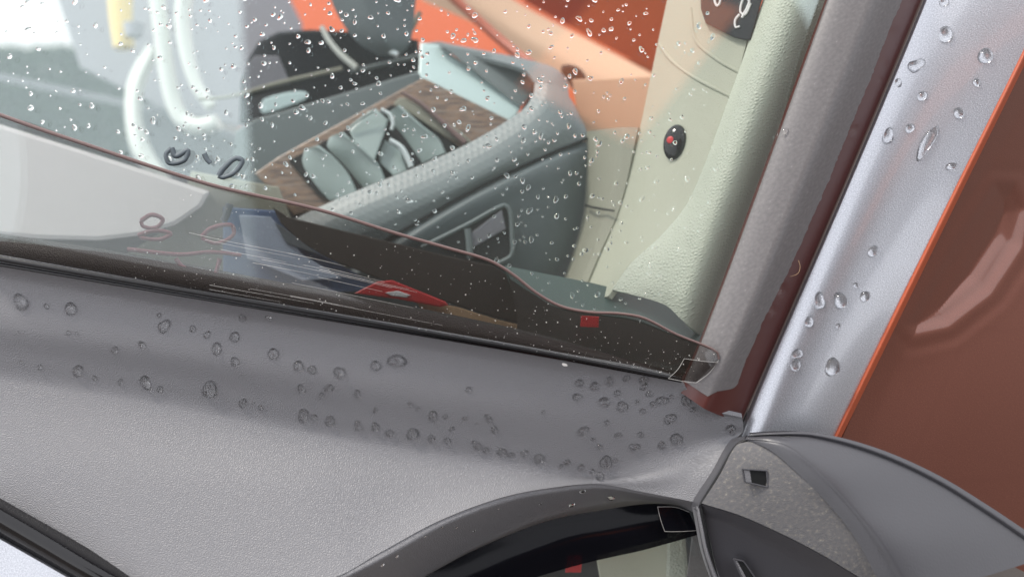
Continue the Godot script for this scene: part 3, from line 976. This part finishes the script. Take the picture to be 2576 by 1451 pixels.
# ---------------------------------------------------------------- dashboard
func dashboard() -> void:
	# body of the dashboard
	var cover := loft([
		rail([640, 600, -120, 830, 508, -120, 1150, 374, -124, 1310, 280, -128, 1340, 240, -132, 1346, 205, -138]),
		rail([660, 640, -112, 900, 530, -112, 1180, 410, -116, 1340, 310, -120, 1385, 250, -126, 1385, 205, -134]),
		rail([700, 680, -110, 960, 560, -110, 1195, 450, -113, 1370, 350, -118, 1430, 300, -124, 1430, 240, -134]),
		rail([760, 720, -114, 1005, 580, -114, 1200, 470, -117, 1395, 378, -122, 1476, 345, -130, 1470, 310, -140]),
	], 60, 6, 3.0)
	var d := put("dashboard", cover.mesh, M.embossed, car, "grey dashboard end with an embossed cover and an air vent")
	put("top_roll", loft([
		rail([1346, 208, -137, 1320, 176, -150, 1240, 150, -165, 1060, 108, -190]),
		rail([1386, 208, -133, 1400, 176, -150, 1330, 150, -175, 1100, 104, -210]),
		rail([1432, 244, -135, 1420, 190, -160, 1340, 160, -190, 1110, 104, -230]),
	], 24, 5, 3.0).mesh, M.dash, d)
	put("cover_gap", tube(rail([760, 722, -113, 1008, 582, -113, 1200, 473, -116, 1395, 381, -121, 1478, 348, -128]), 1.3, 0.9, 40, 8), M.void, d)
	var low := loft([
		rail([800, 720, -116, 1010, 588, -116, 1200, 479, -118, 1398, 386, -123, 1477, 353, -131]),
		rail([830, 740, -109, 1022, 604, -109, 1206, 494, -111, 1400, 402, -117, 1478, 380, -128]),
		rail([860, 780, -114, 1080, 625, -114, 1270, 520, -114, 1420, 450, -118, 1478, 430, -130]),
		rail([900, 880, -120, 1150, 760, -120, 1300, 690, -120, 1400, 640, -124, 1462, 600, -136]),
		rail([900, 980, -130, 1160, 860, -130, 1300, 790, -130, 1380, 740, -136, 1430, 690, -146]),
	], 40, 6, 3.0)
	put("lower_panel", low.mesh, M.dash_low, d)
	# pocket in the lower panel
	var pk := put("pocket", plate([1100, 606, 1265, 516, 1280, 522, 1284, 600, 1288, 642, 1250, 662, 1190, 650], -108, 3, 3), M.void, d)
	put("pocket_rim", tube(rail([1060, 622, -107, 1180, 562, -107, 1268, 516, -107, 1282, 528, -107, 1288, 600, -107, 1286, 642, -107, 1250, 664, -107]), 1.4, 1.4, 40, 8), M.dash, pk)
	put("pocket_rib", tube(rail([1176, 575, -106, 1180, 610, -106, 1182, 650, -106]), 2.2, 2.2, 10, 8), M.dash, pk)
	put("pocket_wall", plate([1186, 585, 1262, 528, 1272, 575, 1190, 622], -106, 1, 2), M.grey_dark, pk)
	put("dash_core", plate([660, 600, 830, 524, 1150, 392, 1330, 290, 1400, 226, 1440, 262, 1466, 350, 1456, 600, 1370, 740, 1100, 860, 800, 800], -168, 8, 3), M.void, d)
	# wood frame and vent
	var wood := put("wood_frame", plate([640, 436, 700, 394, 1044, 206, 1066, 196, 1290, 306, 1150, 385, 830, 520, 740, 540], -150, 6, 3, 0, 0.06), M.wood, d, "wood-grain frame round the air vent")
	put("wood_edge", tube(rail([1010, 232, -146, 1060, 262, -145, 1170, 360, -142]), 1.2, 2.4, 16, 8), M.rim, wood)
	put("wood_band", plate([1012, 240, 1048, 262, 1196, 352, 1160, 368, 1002, 266, 985, 262], -146, 2, 3, 0, 0, 1), M.trim_dull, wood)
	var vent := put("air_vent", plate([724, 404, 985, 264, 1012, 270, 1160, 372, 830, 505, 798, 490], -145.5, 4, 1, 0, 0.06), M.void, d)
	# slats: bent blades, each a plate of its own
	for a in [[[765, 376, 760, 410, 790, 460, 828, 504], [780, 371, 800, 400, 830, 445, 862, 496], [796, 369, 836, 396, 872, 436, 894, 480]],
			[[828, 345, 822, 368, 866, 415, 915, 474], [843, 338, 862, 368, 905, 410, 942, 464], [858, 335, 908, 376, 948, 412, 966, 454]],
			[[975, 284, 978, 300, 1012, 338, 1062, 410], [988, 274, 1020, 308, 1060, 350, 1092, 396], [1000, 266, 1062, 320, 1102, 350, 1118, 384]]]:
		var blade := []
		for k in 3:
			var line := flat(a[k], [-145.0, -139.0, -134.0][k])
			for m in line.size(): line[m].z += 0.06 * (line[m].y - 384.0)
			blade.append(line)
		put("slat", loft(blade, 16, 5, 2.0).mesh, M.slat, vent)
	put("slat", plate([878, 328, 926, 280, 945, 272, 975, 302, 965, 338, 941, 404, 893, 362], -137, 4, 4, 0.0, 0.1, 0), M.slat, vent)
	put("slat", plate([952, 390, 967, 352, 1006, 378, 1024, 428, 990, 442, 956, 410], -138, 4, 3, 0.0, 0.1, 0), M.slat, vent)
	put("slat_edge", tube(rail([980, 352, -133, 1008, 370, -133, 1022, 392, -133, 1034, 420, -133]), 1.8, 2.2, 16, 8), M.chrome, vent)
	put("slat_edge", tube(rail([958, 274, -134, 982, 290, -134, 988, 312, -134, 984, 326, -134]), 1.3, 1.2, 16, 8), M.chrome, vent)
	put("slat_edge", tube(rail([878, 322, -134, 905, 300, -134, 940, 278, -134]), 1.0, 1.0, 12, 8), M.slat, vent)
	# bright lid box behind the vent
	var box := put("storage_lid", plate([1057, 106, 1104, 114, 1166, 158, 1308, 262, 1310, 272, 1299, 290, 1279, 305, 1248, 321, 1063, 204, 1053, 184], -170, 20, 5, 0, 0.14), M.lid, d)
	put("lid_top", plate([1096, 104, 1119, 114, 1221, 133, 1289, 162, 1338, 194, 1347, 211, 1336, 239, 1312, 268, 1300, 262, 1166, 158], -168, 6, 4, 0, 0.1), M.dash, box)
	put("lid_gap", tube(rail([1346, 212, -164, 1340, 240, -162, 1318, 274, -160, 1312, 296, -160]), 1.4, 1.6, 16, 8), M.void, box)
	# grey band behind the wood
	put("dash_shelf", plate([592, 330, 640, 300, 1056, 178, 1070, 262, 720, 440, 640, 500, 580, 440], -185, 6, 4), M.dash, d)
	# dark binnacle with its screen
	var bn := put("binnacle", plate([600, 310, 604, 210, 622, 150, 650, 104, 700, 80, 780, 74, 900, 80, 1052, 100, 1060, 190, 640, 316], -230, 30, 6), M.screen, d, "dark binnacle behind the air vent")
	put("trim_line", tube(rail([500, 250, -224, 580, 242, -224, 700, 208, -224, 860, 172, -224]), 1.2, 1.6, 24, 8), M.trim_dull, bn)
	put("trim_line", tube(rail([880, 180, -224, 960, 162, -224, 1056, 140, -224]), 1.6, 2.0, 24, 8), M.dash, bn)
	put("light_panel", plate([652, 262, 668, 244, 740, 228, 772, 230, 776, 246, 740, 262, 670, 286, 656, 284], -222, 3, 4, 0, 0, 1), M.lid, bn)
	put("inner_panel", plate([615, 170, 640, 140, 700, 140, 730, 210, 612, 236], -226, 3, 3), M.grey_dark, bn)
	put("rim_line", tube(rail([808, 66, -222, 826, 100, -222, 856, 136, -222, 896, 170, -222]), 2.0, 2.6, 24, 8), M.cream, bn)

# ---------------------------------------------------------------- what lies behind: windscreen mirror, bonnet, far side of the cabin
func cabin() -> void:
	put("inner_mirror", loft([
		rail([790, -120, -200, 832, 0, -200, 862, 60, -200, 905, 112, -200, 950, 138, -200]),
		rail([900, -120, -185, 920, 0, -185, 940, 60, -185, 965, 110, -188, 985, 140, -196]),
		rail([1070, -120, -205, 1046, 0, -205, 1040, 60, -205, 1030, 110, -203, 1006, 140, -202]),
	], 24, 6, 6.0).mesh, M.dash_low, car)
	put("mirror_stalk", tube(rail([1000, 110, -215, 1030, 80, -215, 1056, 30, -215]), 2.0, 2.0, 12, 8), M.trim_dull, car)
	put("knob", tube(rail([975, 126, -195, 1000, 138, -195]), 2.2, 2.2, 8, 8), M.chrome, car)
	# bonnet seen through the windscreen
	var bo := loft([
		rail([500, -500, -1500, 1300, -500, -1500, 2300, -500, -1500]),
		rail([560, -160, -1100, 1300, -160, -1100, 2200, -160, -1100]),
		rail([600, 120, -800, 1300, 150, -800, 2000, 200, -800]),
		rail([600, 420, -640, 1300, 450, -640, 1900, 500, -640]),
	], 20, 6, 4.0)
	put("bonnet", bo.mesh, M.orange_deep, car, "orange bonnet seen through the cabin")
	put("added_shade_plate", plate([1316, -60, 1720, -60, 1660, 190, 1560, 138, 1440, 72, 1318, 4], -660, 60, 6, 0, -0.9), M.orange_deep, car)  # added plate, tilted down so this stretch of orange falls darker
	# windscreen pillar bands crossing in front of it
	put("windscreen_pillar", loft([
		rail([1120, -120, -420, 1310, 10, -400, 1480, 100, -380, 1660, 195, -340]),
		rail([1090, -60, -415, 1262, 52, -395, 1400, 130, -372, 1640, 250, -330]),
		rail([1060, 0, -425, 1215, 70, -405, 1360, 170, -380, 1600, 330, -330]),
	], 24, 6, 6.0).mesh, M.peach_veil, car)
	put("windscreen_edge", tube(rail([1100, -40, -300, 1180, 30, -290, 1270, 110, -270, 1360, 180, -240]), 4.0, 4.5, 24, 8), M.orange, car)
	put("speaker_pod", plate([1405, 165, 1440, 160, 1470, 178, 1482, 215, 1478, 240, 1455, 240, 1425, 205], -200, 20, 6, 0, 0, 1), M.gloss_black, car)
	put("corner_panel", plate([1440, 200, 1660, 190, 1640, 420, 1470, 420], -180, 4, 4), M.peach_veil, car)  # tinted for the orange reflection over this corner
	# far side of the cabin, pale and out of focus, with two plates standing for reflections
	put("mirrored_grey", plate([120, -80, 690, -80, 760, 60, 760, 400, 640, 330, 400, 270, 200, 170], -560, 20, 6), M.grey, car)  # grey reflection in the glass, put in as a plate
	put("mirrored_edge", plate([-40, 176, 10, 186, 400, 268, 660, 356, 660, 376, 400, 288, -40, 196], -520, 8, 3), M.grey_dark, car)  # lower edge of that reflection, put in as a dark plate
	put("far_seat", plate([300, 250, 420, 282, 640, 360, 700, 520, 560, 620, 400, 560, 330, 400], -600, 30, 8), M.grey_dark, car)
	put("seat_edge", loft([
		rail([366, 110, -480, 320, 200, -480, 312, 280, -480, 330, 380, -480, 400, 480, -480]),
		rail([384, 120, -472, 344, 210, -472, 338, 290, -472, 360, 384, -472, 440, 490, -472]),
		rail([400, 130, -482, 362, 220, -482, 356, 300, -482, 388, 390, -482, 470, 500, -482]),
	], 24, 4, 4.0).mesh, M.cream, car)
	put("grab_handle", tube(rail([385, -60, -440, 402, 60, -440, 416, 170, -440, 436, 260, -440, 462, 306, -440, 505, 318, -440, 548, 306, -440]), 8.0, 8.6, 48, 14), M.cream, car, "pale looped grab handle on the far side")
	put("grab_handle", tube(rail([470, -60, -430, 458, 50, -430, 470, 140, -430, 496, 220, -430, 530, 268, -430]), 9.0, 6.0, 40, 14), M.cream, car)
	put("near_seat", plate([-80, 288, 200, 376, 400, 440, 526, 482, 505, 520, 440, 565, 350, 592, 250, 604, 100, 600, -80, 585], -90, 30, 10, 0, 0.05), M.white, car, "white rounded seat edge seen through the visor")
	put("sill_backing", plate([480, 430, 700, 470, 760, 620, 1000, 720, 1000, 780, 300, 650, 440, 560], -120, 6, 3), M.trim_dull, car)
	put("door_bin", plate([684, 520, 725, 546, 1000, 613, 1130, 645, 1240, 668, 1330, 730, 1400, 780, 1480, 800, 1420, 850, 1330, 816, 1250, 800, 1150, 768, 1060, 738, 950, 700, 830, 652, 760, 611, 706, 562], -66, 8, 3), M.bin, car, "dark brown door bin behind the visor")
	put("tan_strip", plate([1040, 752, 1150, 772, 1250, 804, 1330, 822, 1400, 838, 1380, 850, 1200, 815, 1060, 780], -50, 4, 2), M.tan, car)
	put("cabin_floor", plate([-300, 560, 640, 430, 1500, 430, 1800, 700, 2000, 1500, -300, 1500], -330, 10, 3), M.carpet, car)

func loose_things() -> void:
	var rp := Node3D.new()
	rp.name = "packet"
	add_child(rp)
	tag(rp, "red packet with a white mark lying behind the visor", "packet")
	put("wrapper", plate([890, 738, 948, 708, 985, 704, 1030, 722, 1120, 758, 1128, 768, 1105, 772, 1000, 752], -40, 8, 4), M.red, rp)
	put("white_mark", plate([968, 736, 1000, 731, 1032, 742, 1022, 748, 985, 744], -39, 8, 2), M.white, rp)
	var bf := Node3D.new()
	bf.name = "folder"
	add_child(bf)
	tag(bf, "blue folder lying behind the visor left of the red packet", "folder")
	put("sheet", plate([560, 520, 700, 530, 790, 630, 900, 690, 980, 730, 820, 735, 560, 690], -76, 6, 4), M.blue, bf)
	put("sheet", plate([600, 540, 680, 545, 760, 640, 860, 700, 760, 706, 620, 650], -68, 2, 2), M.sky_blue, bf)
	put("sheet", plate([690, 560, 710, 570, 800, 640, 720, 612], -66, 2, 2), M.ink, bf)
	var tg := Node3D.new()
	tg.name = "red_tag"
	add_child(tg)
	tag(tg, "dark red tag behind the right end of the visor", "tag")
	put("plate", plate([1462, 794, 1508, 796, 1506, 824, 1460, 822], -8, 3, 2), M.red, tg)
	var yb := Node3D.new()
	yb.name = "bottle"
	add_child(yb)
	tag(yb, "pale yellow bottle with a grey ball beside it in the far door", "bottle")
	put("body", tube(rail([300, -60, -500, 302, 40, -500, 310, 120, -500]), 14, 11, 16, 14), M.yellow, yb)
	put("cap", tube(rail([335, 60, -480, 335, 92, -480]), 11, 9, 6, 14), M.grey, yb)
	var st := put("fibre", tube(rail([2010, 655, 2.6, 2014, 672, 2.6, 2008, 688, 2.6, 1988, 696, 2.6]), 0.18, 0.08, 20, 5), M.tan)
	tag(st, "thin pale curved fibre stuck to the film on the seal", "fibre")

# ---------------------------------------------------------------- rain
func blob(k: int) -> ArrayMesh:
	# closed drop: flat foot, domed top, uneven outline; radius 1, height about 0.5
	var r := RandomNumberGenerator.new()
	r.seed = 100 + k
	var seg := 18
	var rings := 6
	var a2 := r.randf_range(0.0, 0.28)
	var a3 := r.randf_range(0.0, 0.13)
	var p2 := r.randf() * TAU
	var p3 := r.randf() * TAU
	var v := PackedVector3Array()
	var vn := PackedVector3Array()
	var uv := PackedVector2Array()
	var ix := PackedInt32Array()
	var height := r.randf_range(0.42, 0.6)
	var lean := Vector2(r.randf_range(-0.15, 0.15), r.randf_range(-0.3, -0.05))
	for j in rings + 1:
		var t := float(j) / rings
		for i in seg:
			var w := TAU * i / seg
			var rad := (1.0 + a2 * cos(2 * w + p2) + a3 * cos(3 * w + p3)) * sin(t * PI * 0.5)
			var z := height * pow(cos(t * PI * 0.5), 0.8)
			v.append(Vector3(cos(w) * rad + lean.x * z, sin(w) * rad + lean.y * z, z))
			vn.append(Vector3(cos(w) * sin(t * PI * 0.5), sin(w) * sin(t * PI * 0.5), cos(t * PI * 0.5) / height * 0.6 + 0.02).normalized())
			uv.append(Vector2.ZERO)
	for j in rings:
		for i in seg:
			var a := j * seg + i
			var b := j * seg + (i + 1) % seg
			quad(ix, a, b, b + seg, a + seg, false)
	var o := v.size()
	v.append(Vector3(0, 0, 0))
	vn.append(Vector3(0, 0, -1))
	uv.append(Vector2.ZERO)
	for i in seg:
		v.append(v[rings * seg + i])
		vn.append(Vector3(0, 0, -1))
		uv.append(Vector2.ZERO)
	for i in seg:
		ix.append_array(PackedInt32Array([o, o + 1 + i, o + 1 + (i + 1) % seg]))
	return build(v, vn, uv, ix)

var blobs := []
func spot(s: Dictionary, x: float, y: float) -> Array:
	# where the sight line of the layout point meets the sheet, and the normal there
	var best := 1e9
	var bj := 0
	var bi := 0
	for j in s.lay.size():
		for i in s.lay[j].size():
			var q: Vector3 = s.lay[j][i]
			var d := (q.x - x) * (q.x - x) + (q.y - y) * (q.y - y)
			if d < best:
				best = d
				bj = j
				bi = i
	var n: Vector3 = s.nor[bj][bi]
	var eye := BASE + N * EYE
	var dir := (at(x, y, 0) - eye).normalized()
	var p: Vector3 = s.pos[bj][bi]
	var t := (p - eye).dot(n) / dir.dot(n)
	return [eye + dir * t, n]

var drops := []
func drop(p: Vector3, n: Vector3, r: float, stretch: float, turn: float, where: String, group: String, x: float, lift := 0.00006) -> void:
	var side := V.cross(n).normalized()
	var up := n.cross(side).normalized()
	var b := Basis(side, up, n).rotated(n, turn)
	var k := r * PX
	var o := put("raindrop", blobs[rng.randi() % blobs.size()], M.water)
	o.transform = Transform3D(Basis(b.x * k, b.y * k * stretch, b.z * k * (1.0 if lift == 0.0 else 1.15)), p + n * (lift if lift == 0.0 else 0.00006))
	tag(o, "", "raindrop", group)
	drops.append({"o": o, "x": x, "what": ("big" if r > 13 else "middling" if r > 8.5 else "small" if r > 5.5 else "tiny") + " raindrop " + where})

func label_drops() -> void:
	# each drop by its size and by what it lies on; those that still agree by their order from the left
	var alike := {}
	for d in drops:
		if not alike.has(d.what): alike[d.what] = []
		alike[d.what].append(d)
	var nth := ["first", "second", "third", "fourth", "fifth", "sixth", "seventh", "eighth", "ninth", "tenth", "eleventh", "twelfth", "thirteenth", "fourteenth", "fifteenth", "sixteenth", "seventeenth", "eighteenth", "nineteenth", "twentieth"]
	for what in alike:
		var l: Array = alike[what]
		l.sort_custom(func(a, b): return a.x < b.x)
		for k in l.size():
			l[k].o.set_meta("label", what if l.size() == 1 else what + ", " + nth[mini(k, 19)] + " from the left")

func panel_zone(x: float, y: float) -> String:
	var t := y - (735.0 + 0.19 * x)
	var row := "close under the visor" if t < 60 else "on the panel" if t < 120 else "along the panel's crease"
	var col := "below its left end" if x < 260 else "below the red lettering" if x < 560 else "below the blue folder" if x < 840 else "below the red packet" if x < 1140 else "below the visor's dip"
	return row + " " + col

func glass_zone(x: float, y: float) -> String:
	if x < 280: return "before the green hedge"
	if x < 420: return "before the looped seat edge"
	if x < 600: return "before the grab handle"
	if y < 105 and x < 820: return "left of the hanging mirror"
	if y < 140 and x < 1055: return "before the hanging mirror"
	if x < 1055 and y < 330 - 0.28 * (x - 600): return "before the dark binnacle"
	if x > 1055 and x < 1345 and y > 105 + 0.35 * (x - 1055) and y < 210 + 0.6 * (x - 1060): return "before the storage lid"
	if y < 110 + 0.3 * (x - 1055) and x < 1640: return "before the orange bonnet"
	if x > 1480 and y > 260 and y < 460: return "near the oval sensor"
	if x > 1480 and y >= 460: return "low before the pillar trim"
	if x > 1600: return "high before the pillar trim"
	if x < 1160 and y < 620 - 0.28 * (x - 600) - 90: return "before the air vent"
	if y < 700 - 0.29 * (x - 700): return "before the embossed cover"
	return "before the dashboard pocket"

func rain() -> void:
	for k in 12: blobs.append(blob(k))
	var on_panel := [51, 760, 17, 176, 776, 16, 115, 770, 6, 170, 837, 6, 190, 839, 4, 41, 836, 4, 411, 820, 15, 399, 793, 6, 609, 800, 9, 674, 800, 8, 483, 827, 8, 519, 842, 9, 589, 847, 12, 544, 877, 13, 589, 909, 11, 686, 890, 14, 356, 868, 9, 286, 882, 9, 99, 923, 6, 51, 911, 4, 750, 920, 14,
		193, 932, 13, 236, 951, 6, 301, 961, 7, 364, 961, 14, 401, 979, 8, 527, 979, 19, 605, 947, 4, 609, 1014, 10, 655, 1026, 6, 637, 1014, 3, 757, 979, 10, 826, 975, 10, 808, 996, 8, 898, 990, 8, 761, 1045, 15, 788, 1049, 8, 829, 1059, 12, 900, 1071, 10, 943, 1073, 10, 979, 1089, 10, 943, 1032, 7, 784, 930, 11, 853, 937, 14, 945, 920, 14,
		998, 906, 20, 1179, 979, 8, 1032, 1018, 7, 1050, 1028, 5, 1089, 1046, 12, 1120, 1048, 6, 1169, 1052, 7, 1228, 1053, 9, 1197, 1065, 4, 1244, 1081, 9, 1366, 1036, 5, 1038, 1091, 14, 1085, 1103, 9, 1124, 1109, 9, 1136, 1079, 6, 1199, 1120, 11, 1222, 1132, 8, 1262, 1136, 11, 1285, 1144, 8, 1319, 1140, 9, 1356, 1154, 14, 1427, 1163, 9, 1462, 1175, 8, 1411, 1173, 5, 1509, 1197, 10, 1490, 1185, 7]
	var on_corner := [1525, 1162, 16, 1549, 1158, 6, 1466, 1083, 13, 1527, 1063, 9, 1492, 1105, 6, 1509, 1124, 8, 1555, 1093, 8, 1612, 1093, 8, 1596, 1124, 13, 1665, 1120, 10, 1702, 1103, 16, 1686, 1053, 14, 1458, 963, 11, 1496, 971, 12, 1533, 959, 12, 1521, 1010, 14, 1566, 1022, 14, 1452, 998, 12, 1618, 1034, 7, 1667, 1006, 14, 1643, 1016, 8, 1726, 1008, 12, 1576, 951, 8, 1620, 955, 12, 1553, 989, 9, 1620, 973, 9, 1604, 1010, 6, 1633, 991, 8, 1690, 998, 6, 1743, 1030, 7, 1840, 1080, 14]
	var on_lip := [1360, 1268, 4, 1112, 1327, 4, 1148, 1327, 4, 1193, 1335, 4, 1254, 1280, 3, 1211, 1281, 3, 1466, 1236, 9, 1537, 1252, 11, 1439, 1270, 9, 998, 1399, 6, 961, 1421, 6, 1069, 1350, 3]
	var on_strip := [2382, 86, 19, 2306, 164, 19, 2481, 140, 18, 2377, 5, 12, 2262, 207, 9, 2322, 241, 12, 2459, 207, 10, 2414, 284, 13, 2291, 322, 11, 2395, 418, 12, 2236, 342, 15, 2198, 632, 13, 2154, 717, 7, 2178, 745, 12, 2116, 755, 18, 2063, 758, 16, 2037, 810, 14, 2109, 820, 6, 2096, 923, 19, 2007, 889, 12, 2003, 919, 14]
	for k in range(0, on_panel.size(), 3):
		var s := spot(panel_sheet, on_panel[k], on_panel[k + 1])
		drop(s[0], s[1], on_panel[k + 2], rng.randf_range(0.85, 1.25), rng.randf_range(-0.6, 0.6), panel_zone(on_panel[k], on_panel[k + 1]), "raindrops beaded on the grained panel", on_panel[k])
	for k in range(0, on_corner.size(), 3):
		var s := spot(panel_sheet, on_corner[k], on_corner[k + 1])
		drop(s[0], s[1], on_corner[k + 2], rng.randf_range(0.75, 1.1), rng.randf_range(-0.4, 0.4), ("spread flat below the visor tip" if on_corner[k + 1] < 1045 else "spread flat on the panel by the mirror"), "flat raindrops beside the mirror", on_corner[k])
	for k in range(0, on_lip.size(), 3):
		var s := spot(lip_sheet, on_lip[k], on_lip[k + 1])
		drop(s[0], s[1], on_lip[k + 2], rng.randf_range(0.6, 1.0), rng.randf_range(1.0, 2.0), "on the dark lip above the lower window", "raindrops on the dark lip", on_lip[k])
	for k in range(0, on_strip.size(), 3):
		var s := spot(strip_sheet, on_strip[k], on_strip[k + 1])
		drop(s[0], s[1], on_strip[k + 2], rng.randf_range(0.9, 1.3), rng.randf_range(-0.5, 0.1), ("high on the sky-pale strip" if on_strip[k + 1] < 500 else "low on the sky-pale strip"), "raindrops on the silver strip", on_strip[k])
	var run := spot(strip_sheet, 2334, 358)
	drop(run[0], run[1], 15, 3.2, -0.42, "drawn out into a run high on the sky-pale strip", "raindrops on the silver strip", 2334)
	drop(at(1976, 329, 1.2), N, 7, 1.3, 0.2, "alone on the grey film of the seal", "", 1976)
	# glass: scattered, the larger ones singly and the finest as one mass
	var spots := []
	var top := PackedVector2Array()
	for q in visor_sheet.lay[0]: top.append(Vector2(q.x, q.y))
	var tries := 0
	while spots.size() < 820 and tries < 20000:
		tries += 1
		var x := rng.randf_range(-20, 2000)
		var y := rng.randf_range(-20, 800)
		var edge := 0.0
		for i in top.size() - 1:
			if top[i].x <= x and top[i + 1].x >= x: edge = lerpf(top[i].y, top[i + 1].y, (x - top[i].x) / maxf(1.0, top[i + 1].x - top[i].x))
		if y > edge - 8 or x > 2040 - 0.37 * y - 60: continue
		if x < 560 and rng.randf() < 0.45: continue
		if x > 1640 and rng.randf() < 0.5: continue
		var r := 2.3 + 4.6 * pow(rng.randf(), 1.7)
		var ok := true
		for s in spots:
			if Vector2(s[0] - x, s[1] - y).length() < (s[2] + r) * 1.15:
				ok = false
				break
		if ok: spots.append([x, y, r])
	spots.sort_custom(func(a, b): return a[2] > b[2])
	var mm := MultiMesh.new()
	mm.transform_format = MultiMesh.TRANSFORM_3D
	mm.mesh = blobs[3]
	var one := 130
	mm.instance_count = spots.size() - one
	for k in spots.size():
		var s: Array = spots[k]
		var p := at(s[0], s[1], -3.94)
		if k < one:
			drop(p, N, s[2], rng.randf_range(0.75, 1.5), rng.randf_range(0, TAU), "on the glass " + glass_zone(s[0], s[1]), "raindrops on the window glass", s[0], 0.0)
		else:
			var b := Basis(U, V, N).rotated(N, rng.randf() * TAU)
			var r: float = s[2] * PX
			mm.set_instance_transform(k - one, Transform3D(Basis(b.x * r, b.y * r * rng.randf_range(0.7, 1.4), b.z * r), p))
	var fine := MultiMeshInstance3D.new()
	fine.name = "rain_spray"
	fine.multimesh = mm
	fine.material_override = M.water
	add_child(fine)
	tag(fine, "fine drops of rain sprinkled over the window glass", "rain", "", "stuff")
	label_drops()
